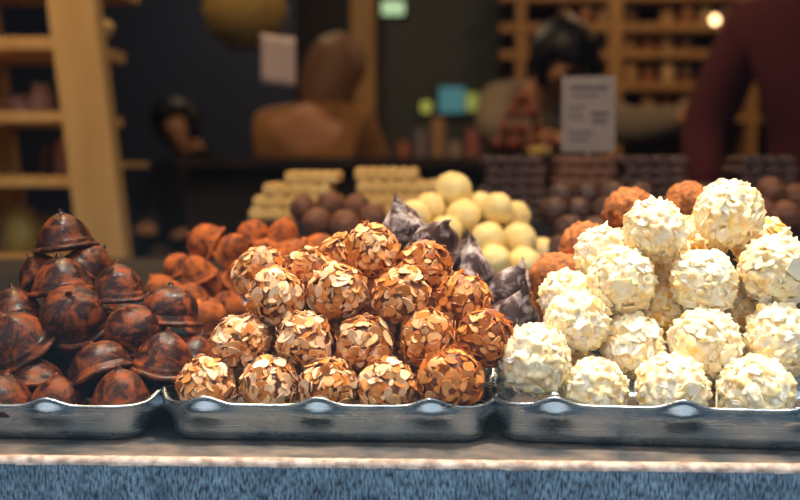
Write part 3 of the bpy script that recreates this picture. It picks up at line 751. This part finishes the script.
ornament('gold_bauble', 107, at(107, 38, 1.62).z, 1.62, .016, .034, (.80, .58, .22), 'round gold bauble right of the slanted oak upright', 'ornament', PR(.018, .036))
bm = boxmesh((-.02, -.02, 0), (.02, .02, .001)); bm.free()
ornament('amber_jar', 109, zB - .09, 1.60, .014, .05, (.60, .32, .04), 'amber jar on the little side bracket of the oak shelving', 'jar')
bk = mk('side_bracket', boxmesh(Vector((at(96, 150, 1.5).x, 1.5, zB - .102)) - inv, Vector((at(120, 150, 1.5).x, 1.70, zB - .09)) - inv, .001), M['shelfwood'], ls, False)
ornament('pink_tin', 112, zD, 1.55, .020, .060, (.70, .42, .38), 'pink and cream tin at the foot of the slanted oak upright', 'tin', cap=(.6, .5, .4))

# ------------------------------------------------------------------ wall shelving at the back right
bs = tag(empty('wall_shelf', (.9, 5.6, 0)), 'honey coloured shelving full of jars along the rear wall', 'shelf')
iv = Vector((.9, 5.6, 0))
def wp(px, py, Y): return at(px, py, Y) - iv
for px in (520, 614, 752):
    a = at(px, 150, 5.6).x - iv.x
    wdt = .075 if px == 614 else .05
    mk('upright', boxmesh((a - wdt / 2, 0, 0), (a + wdt / 2, .30, 2.6), .004), M['honeywood'], bs, False)
ztop = []
for py in (27, 54, 86, 118, -4):
    z = at(600, py, 5.6).z; ztop.append(z)
    mk('shelf_board', boxmesh((at(500, py, 5.6).x - iv.x, .01, z - .022), (at(770, py, 5.6).x - iv.x, .32, z + .022), .003), M['honeywood'], bs, False)
mk('back_panel', boxmesh((at(500, 0, 5.6).x - iv.x, .32, 0), (at(770, 0, 5.6).x - iv.x, .34, 2.6)), M['darkwood'], bs, False)
jm = [mat('preserve_jar_glaze', c, .35) for c in ((.50, .30, .14), (.30, .12, .05), (.55, .38, .20), (.14, .07, .04))]
jl = mat('jar_lid_tin', (.35, .24, .10), .4, .6)
jp = []
for k in range(4):
    o = mk('preserve_jar', lathe([(0, 0), (.036, 0), (.04, .006), (.04, .088), (.03, .10), (.03, .108), (0, .108)], 16), jm[k]); mk('lid', lathe([(0, .108), (.034, .108), (.034, .124), (0, .126)], 16), jl, o); jp.append(o)
cnt_j = 0
NAMES = {0: 'top board', 1: 'second board', 2: 'third board', 3: 'lowest board'}
for r, z in enumerate(ztop[:4]):
    for px in list(range(528, 606, 19)) + list(range(630, 748, 19)):
        if rng.random() < .12: continue
        if (515 < px < 608 and r >= 2): continue
        if px > 700 and r >= 1: continue
        k = cnt_j % 4
        o = jp[k] if cnt_j < 4 else copy_tree(jp[k]); cnt_j += 1
        o.location = (at(px, 60, 5.7).x, 5.72 + rng.uniform(-.03, .03), z + .022)
        tag(o, 'preserve jar on the %s of the rear shelving, %s the post' % (NAMES[r], 'left of' if px < 614 else 'right of'), 'jar', 'jars on the %s %s the post' % (NAMES[r], 'left of' if px < 614 else 'right of'))

# tan wooden post, far counters
po = mk('wooden_post', boxmesh((-.045, -.045, 0), (.045, .045, 2.74), .006), M['shelfwood'], None, False, (at(363, 100, 4.0).x, 4.0, 0)); tag(po, 'slender tan wooden post rising behind the nougat stacks', 'post')
fc = tag(empty('service_counter', (0.3, 2.45, 0)), 'dark service counter where the assistant bends, behind the stacks of bars', 'counter')
mk('counter_top', boxmesh((-1.0, 0, 1.03), (1.3, .45, 1.06), .004), M['darkwood'], fc, False); mk('counter_body', boxmesh((-.98, .03, 0), (1.28, .42, 1.03), .004), M['darkwood'], fc, False)

# price card on a clip standing on the rear step
c = at(588, 152, .90); top = at(588, 76, .90); w = at(615, 100, .90).x - at(561, 100, .90).x
pc = tag(empty('price_card', (c.x, .90, Z0 + .0864)), 'greyish white price card with faint print standing among the stacks of bars', 'card')
mk('card', boxmesh((-w / 2, 0, c.z - (Z0 + .0864)), (w / 2, .0012, top.z - (Z0 + .0864)), 0), mat('grey_card', (.32, .25, .21), .7, var=(.28, .22, .19), vscale=40), pc, False)
h0 = c.z - (Z0 + .0864); h1 = top.z - (Z0 + .0864)
bm = bmesh.new()
for (u0, u1, v0, v1) in ((.15, .85, .82, .87), (.2, .7, .73, .76), (.12, .45, .58, .61), (.12, .38, .50, .52), (.12, .42, .43, .45), (.55, .88, .48, .53), (.58, .85, .38, .43), (.15, .6, .24, .27), (.15, .5, .15, .18)):
    box(bm, (-w / 2 + u0 * w, -.0004, h0 + v0 * (h1 - h0)), (-w / 2 + u1 * w, .0002, h0 + v1 * (h1 - h0)))
mk('faint_print', bm, mat('faded_ink', (.09, .08, .085), .8), pc, False)
mk('stand', boxmesh((-.003, .0012, 0), (.003, .005, h0 + .03), .0008), M['steel'], pc, False)
mk('stand_foot', boxmesh((-.02, -.012, 0), (.02, .018, .003), .001), M['steel'], pc, False)

# white paper hanging on the left, plus its thread
pa = tag(empty('paper_sign', (at(278, 35, 2.2).x, 2.2, at(278, 35, 2.2).z)), 'blank pinkish white sheet of paper hanging above the nougat stacks', 'sign')
hh = at(278, 35, 2.2).z - at(278, 84, 2.2).z; ww = at(295, 60, 2.2).x - at(261, 60, 2.2).x
bm = bmesh.new(); vs = []
for i in range(9):
    for j in range(9):
        u, v = i / 8, j / 8; vs.append(bm.verts.new(((u - .5) * ww, .006 * math.sin(u * 3.1) , -v * hh - .012 * u + .004)))
for i in range(8):
    for j in range(8): a = i * 9 + j; bm.faces.new((vs[a], vs[a + 9], vs[a + 10], vs[a + 1]))
ps = mk('paper_sheet', bm, mat('pinkish_paper', (.74, .58, .54), .8), pa); ps.modifiers.new('thick', 'SOLIDIFY').thickness = .0008
bm = bmesh.new(); zt_ = 2.75 - at(278, 35, 2.2).z
bar(bm, (-ww * .4, .004, -.004), (-ww * .2, .004, zt_), .0015, .0015); bar(bm, (ww * .4, .004, -.012), (ww * .2, .004, zt_), .0015, .0015); mk('string', bm, M['paper'], pa, False)

# gold fabric lampshade upper left of the paper
def shade():
    c = at(245, 10, 2.9); r = tag(empty('pendant_lamp', (c.x, 2.9, 2.75)), 'dull gold pleated pendant lamp hanging at the top beside the paper sheet', 'lamp')
    z = c.z - 2.75
    def pl(rr, zz, a): return rr * (1 + .035 * math.cos(22 * a)), zz
    mk('lamp_shade', lathe([(.04, z + .10), (.10, z + .07), (.125, z), (.10, z - .07), (.05, z - .115)], 88, pl), mat('gold_fabric', (.38, .25, .06), .8), r)
    mk('cord', lathe([(0, z + .10), (.004, z + .10), (.004, 0), (0, 0)], 8), M['darkwood'], r)
shade()

# lit things deep in the shop
def glow(name, px, py, Y, wpx, hpx, col, st, label, cat):
    a = at(px - wpx / 2, py + hpx / 2, Y); b = at(px + wpx / 2, py - hpx / 2, Y); c = (a + b) / 2; w2 = (b.x - a.x) / 2; h2 = (b.z - a.z) / 2
    r = tag(empty(name, (c.x, Y, c.z)), label, cat)
    mk('frame', boxmesh((-w2 * 1.15, .005, -h2 * 1.15), (w2 * 1.15, .04, h2 * 1.15), .004), M['darkwood'], r, False)
    mk('lit_panel', boxmesh((-w2, -.01, -h2), (w2, .005, h2), .004), mat(name + '_light', col, .5, emit=st), r, False)
glow('strip_lamp', 393, 8, 5.9, 22, 14, (.42, .62, .36), 1.0, 'pale green strip lamp on the rear wall at the top', 'lamp')
glow('wall_screen', 452, 100, 5.9, 26, 26, (.05, .17, .20), .8, 'small teal glowing screen on the rear wall', 'screen')
glow('signal_light', 426, 107, 5.9, 10, 11, (.45, .48, .10), .6, 'small yellow green light left of the teal screen', 'light')
glow('signal_light', 472, 102, 5.9, 12, 18, (.32, .36, .08), .6, 'tall yellow green light right of the teal screen', 'light')
bulb = tag(empty('shelf_lamp', at(715, 20, 5.3)), 'single round warm lamp bulb glowing in front of the rear shelving', 'lamp')
mk('bulb', lathe([(0, -.022), (.012, -.019), (.021, -.008), (.022, .002), (.016, .014), (.008, .024), (0, .024)], 20), mat('lit_bulb', (1.0, .62, .30), .4, emit=6), bulb)
mk('bulb_cord', lathe([(0, .02), (.009, .022), (.009, .04), (.003, .045), (.003, 2.74 - bulb.location.z), (0, 2.74 - bulb.location.z)], 10), M['darkwood'], bulb)
# a few packages on the far wall table (dim)
ft = tag(empty('side_table', (-.1, 5.3, 0)), 'dim table with wrapped goods along the rear wall, below the teal screen', 'table')
mk('table_top', boxmesh((-.55, -.15, .97), (.42, .35, 1.00), .004), M['darkwood'], ft, False)
for sx in (-.5, .37):
    for sy in (-.1, .3): mk('leg', boxmesh((sx - .02, sy - .02, 0), (sx + .02, sy + .02, .97), .003), M['darkwood'], ft, False)
pkc = [(.30, .05, .05), (.10, .10, .20), (.35, .18, .08), (.25, .22, .20), (.28, .05, .10), (.15, .12, .08)]
words = ['red', 'dark blue', 'tan', 'grey', 'crimson', 'brown']
for i in range(6):
    X = at(404 + i * 17, 130, 5.3).x; hh = .14 + .06 * ((i * 7) % 3)
    bm = boxmesh((-.035, -.04, 0), (.035, .04, hh), .006); bmesh.ops.translate(bm, verts=[v for v in bm.verts if v.co.z > hh * .8], vec=(0, 0, .004))
    o = mk('gift_box', bm, mat('gift_paper', pkc[i], .5), None, False, (X, 5.3, 1.0005)); tag(o, words[i] + ' gift box in the row below the teal screen', 'box')
    mk('ribbon', boxmesh((-.006, -.0415, -.0), (.006, .0415, hh + .0062), 0), mat('ribbon_satin', (.45, .32, .12), .4), o, False)

# pile of red wrapped sweets by the card, on the service counter
sx = [(522, 98, 2.55), (512, 112, 2.56), (530, 113, 2.54), (506, 128, 2.58), (521, 129, 2.54), (537, 128, 2.56), (498, 143, 2.58), (514, 144, 2.54), (529, 145, 2.54), (548, 144, 2.57)]
red = mat('red_foil', (.22, .03, .02), .4, var=(.32, .07, .03), vscale=30); pr0 = None
bl = mkballs([(a, b, Y, .0185, k) for k, (a, b, Y) in enumerate(sx)], 1.0602)
tier = ['on top of', 'second tier left of', 'second tier right of', 'third tier left of', 'third tier middle of', 'third tier right of', 'bottom left of', 'bottom inner left of', 'bottom inner right of', 'bottom right of']
for i, b in enumerate(bl):
    if pr0 is None:
        pr0 = mk('wrapped_sweet', rough_ball(.0185, .0012, 4, 3, 3), red)
        tw_ = bmesh.new()
        bmt = lathe([(.003, .017), (.004, .020), (.010, .028), (.009, .029), (.003, .022)], 14, lambda r, z, a: (r * (1 + .2 * math.cos(5 * a)), z)); mk('wrapper_twist', bmt, red, pr0); tw_.free(); o = pr0
    else: o = copy_tree(pr0)
    o.location = b['p']; o.rotation_euler = (rng.uniform(-.4, .4), rng.uniform(-.4, .4), 0)
    tag(o, 'red foil sweet %s the blurred red heap left of the price card' % tier[i], 'sweet', 'red foil sweets')
lm = mk('lemon_cake', rough_ball(.024, .0015, 3, 9, 4, (1.35, .9, .62)), mat('lemon_glaze', (.75, .50, .14), .5), None, True, at(541, 143, 2.42)); lm.location.z = 1.0605 + .0145; lm.location.y = 2.475
tag(lm, 'small oval yellow cake in front of the red foil sweets', 'cake')

# ------------------------------------------------------------------ people far behind
def skin_graph(name, verts, edges, m, parent, root=0, sub=2):
    me = bpy.data.meshes.new(name); me.from_pydata([v[0] for v in verts], edges, []); me.materials.append(m)
    o = bpy.data.objects.new(name, me); COL.objects.link(o); o.parent = parent
    sk = o.modifiers.new('Skin', 'SKIN'); sk.use_smooth_shade = True
    for i, v in enumerate(verts):
        r = v[1]; r = r if isinstance(r, tuple) else (r, r); me.skin_vertices[0].data[i].radius = r; me.skin_vertices[0].data[i].use_root = (i == root)
    s = o.modifiers.new('Sub', 'SUBSURF'); s.levels = sub; s.render_levels = sub
    return o
def person(loc, rz, J, skin, coat, trousers, hair, label, hair_style='short'):
    """J: joint positions in body space (x right, y forward away, z up)"""
    r = tag(empty('person', loc, rz), label, 'person'); V = Vector
    g = {k: V(v) for k, v in J.items()}
    hd = g['head']; nk = g['neck']; up = (hd - nk).normalized(); fw = V(J.get('face', (0, -1, 0))).normalized(); sd = up.cross(fw).normalized()
    verts = [(g['pelvis'], (.125, .10)), (g['chest'], (.14, .10)), (nk - up * .03, (.06, .06)), (nk + up * .04, (.05, .055)), (hd, (.078, .092)), (hd + up * .07, (.07, .08)),
             (hd + fw * .095 - up * .015, (.012, .014))]
    edges = [(0, 1), (1, 2), (2, 3), (3, 4), (4, 5), (4, 6)]
    for s in ('l', 'r'):
        n = len(verts); h = g['hand_' + s]; el = g['elbow_' + s]; hdn = (h - el).normalized()
        verts += [(g['shoulder_' + s], .058), (el, .040), (h, (.028, .024)), (h + hdn * .06, (.040, .018))]; edges += [(1, n), (n, n + 1), (n + 1, n + 2), (n + 2, n + 3)]
        sdn = hdn.cross(V((0, 0, 1))); sdn = sdn.normalized() if sdn.length > .1 else V((1, 0, 0))
        for f in range(4):
            q = h + hdn * .085 + sdn * (-.027 + .018 * f); verts += [(q, .010), (q + hdn * (.045 + .008 * (f in (1, 2))) + V((0, 0, -.012)), .008)]; b = len(verts); edges += [(n + 3, b - 2), (b - 2, b - 1)]
        verts += [(h + hdn * .04 + sdn * .045, .011), (h + hdn * .08 + sdn * .058, .009)]; b = len(verts); edges += [(n + 2, b - 2), (b - 2, b - 1)]
        n = len(verts); verts += [(g['hip_' + s], .085), (g['knee_' + s], .058), (g['foot_' + s], .040), (g['foot_' + s] + V((0, -.13, -.035)), (.035, .025))]; edges += [(0, n), (n, n + 1), (n + 1, n + 2), (n + 2, n + 3)]
    skin_graph('body', verts, edges, skin, r)
    cv = [(g['pelvis'] + (g['pelvis'] - g['chest']) * .3, (.165, .135)), (g['pelvis'], (.16, .13)), (g['chest'], (.185, .135)), (nk - up * .02, (.085, .085))]; ce = [(0, 1), (1, 2), (2, 3)]
    for s in ('l', 'r'):
        n = len(cv); h = g['hand_' + s]; el = g['elbow_' + s]
        cv += [(g['shoulder_' + s], .085), (el, .062), (el.lerp(h, .9), .045)]; ce += [(2, n), (n, n + 1), (n + 1, n + 2)]
    skin_graph('coat', cv, ce, coat, r, 1)
    tv = [(g['pelvis'], (.14, .12))]; te = []
    for s in ('l', 'r'):
        n = len(tv); tv += [(g['hip_' + s], .105), (g['knee_' + s], .078), (g['foot_' + s] + V((0, 0, .04)), .062)]; te += [(0, n), (n, n + 1), (n + 1, n + 2)]
    skin_graph('trousers', tv, te, trousers, r)
    bm = rough_ball(.112, .010, 3, 2, 4)
    for v in bm.verts:
        v.co = V((v.co.x * .95, v.co.y * 1.05, v.co.z * 1.05))
        if v.co.y < -.02 and v.co.z < .045: v.co.y = max(v.co.y, -.045)
        if hair_style == 'long' and v.co.z < 0 and v.co.y > -.03: v.co.z *= 2.3
    o = mk('hair', bm, hair, r); o.matrix_local = Matrix.Translation(hd + up * .035 - fw * .012) @ Matrix((sd, -fw, up)).transposed().to_4x4()
    return r
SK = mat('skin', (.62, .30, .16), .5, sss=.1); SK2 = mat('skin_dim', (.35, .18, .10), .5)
HB = mat('black_hair', (.008, .007, .008), .45, bump=.5, bscale=90, stretch=(1, 1, .1)); HG = mat('dark_hair', (.012, .012, .013), .5)
def stand(**k):
    J = dict(pelvis=(0, 0, .95), chest=(0, 0, 1.28), neck=(0, 0, 1.47), head=(0, -.01, 1.60), shoulder_l=(-.19, 0, 1.38), shoulder_r=(.19, 0, 1.38), elbow_l=(-.24, .02, 1.10), elbow_r=(.24, .02, 1.10),
             hand_l=(-.22, -.10, .88), hand_r=(.22, -.10, .88), hip_l=(-.10, 0, .88), hip_r=(.10, 0, .88), knee_l=(-.11, -.02, .50), knee_r=(.11, -.02, .50), foot_l=(-.12, 0, .07), foot_r=(.12, 0, .07)); J.update(k); return J
# customer in maroon at the right
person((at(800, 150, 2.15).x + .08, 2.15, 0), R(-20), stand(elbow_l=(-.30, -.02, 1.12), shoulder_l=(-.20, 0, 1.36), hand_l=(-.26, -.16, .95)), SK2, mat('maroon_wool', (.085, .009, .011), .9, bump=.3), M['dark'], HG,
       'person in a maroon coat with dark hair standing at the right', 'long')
# assistant bending over the service counter
px0 = at(560, 62, 3.05)
person((px0.x - .015, 3.12, 0), 0, dict(pelvis=(-.02, .40, .96), chest=(-.03, .20, 1.19), neck=(-.01, .02, 1.29), head=(.02, -.06, 1.35), face=(.25, -.8, -.5), shoulder_l=(-.17, .10, 1.22), shoulder_r=(.12, .10, 1.20),
       elbow_l=(-.19, -.14, 1.14), elbow_r=(.24, -.14, 1.15), hand_l=(-.05, -.32, 1.12), hand_r=(.38, -.32, 1.18), hip_l=(-.14, .44, .88), hip_r=(.08, .44, .88), knee_l=(-.16, .40, .48), knee_r=(.10, .40, .48),
       foot_l=(-.16, .44, .07), foot_r=(.10, .44, .07)), SK, mat('taupe_knit', (.26, .20, .13), .9, bump=.4), M['dark'], HB, 'person with black hair in a taupe jumper bending over the counter, one arm reaching out')
# person in a tan and orange coat
person((at(312, 100, 3.5).x, 3.5, 0), R(160), stand(pelvis=(0, 0, .82), chest=(0, -.02, 1.10), neck=(0, -.06, 1.25), head=(-.03, -.12, 1.36), shoulder_l=(-.18, -.02, 1.18), shoulder_r=(.18, -.02, 1.18), elbow_l=(-.22, -.10, .95), elbow_r=(.22, -.08, .94),
       hand_l=(-.08, -.28, .95), hand_r=(.10, -.28, .92), hip_l=(-.10, 0, .78), hip_r=(.10, 0, .78), knee_l=(-.11, -.04, .44), knee_r=(.11, -.04, .44)), SK, mat('ochre_coat', (.40, .18, .05), .85, var=(.22, .10, .04), vscale=8), M['dark'], mat('tawny_hair', (.22, .11, .05), .6),
       'person in an ochre orange coat standing behind the nougat stacks', 'long')
# dark silhouette at the left
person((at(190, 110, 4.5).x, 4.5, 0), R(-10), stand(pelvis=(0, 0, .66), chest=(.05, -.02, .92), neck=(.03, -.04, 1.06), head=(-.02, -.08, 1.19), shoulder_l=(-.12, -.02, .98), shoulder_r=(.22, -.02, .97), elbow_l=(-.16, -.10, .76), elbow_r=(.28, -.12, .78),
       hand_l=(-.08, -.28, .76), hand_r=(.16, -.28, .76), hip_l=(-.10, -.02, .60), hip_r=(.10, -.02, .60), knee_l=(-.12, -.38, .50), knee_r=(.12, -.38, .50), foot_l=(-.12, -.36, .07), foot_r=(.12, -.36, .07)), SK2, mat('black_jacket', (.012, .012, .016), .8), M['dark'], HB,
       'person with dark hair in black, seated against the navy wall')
st = tag(empty('stool', (at(190, 110, 4.5).x, 4.52, 0)), 'low dark stool under the seated person in black', 'stool')
mk('seat', lathe([(0, .37), (.17, .37), (.18, .385), (.17, .40), (0, .40)], 24), M['darkwood'], st)
for sx, sy in ((-.1, -.1), (.1, -.1), (-.1, .1), (.1, .1)):
    bm = bmesh.new(); bar(bm, (sx * 1.3, sy * 1.3, 0), (sx, sy, .37), .03, .03); mk('leg', bm, M['darkwood'], st, False)

# ceiling spot fixtures for the display lamps and the added fill spots
fx = None
for i, s in enumerate(SPOTS):
    if fx is None:
        fx = empty('ceiling_spotlight', s[0]); sh = mk('housing', lathe([(.045, -.02), (.048, -.02), (.05, .06), (.03, .09), (0, .09)], 24), M['darkwood'], fx); mk('stem', lathe([(0, .08), (.008, .08), (.008, .33), (0, .33)], 10), M['darkwood'], fx); o = fx
    else: o = copy_tree(fx)
    o.location = s[0]
    tag(o, 'dark ceiling spotlight ' + s[6], 'lamp', 'display spotlights')
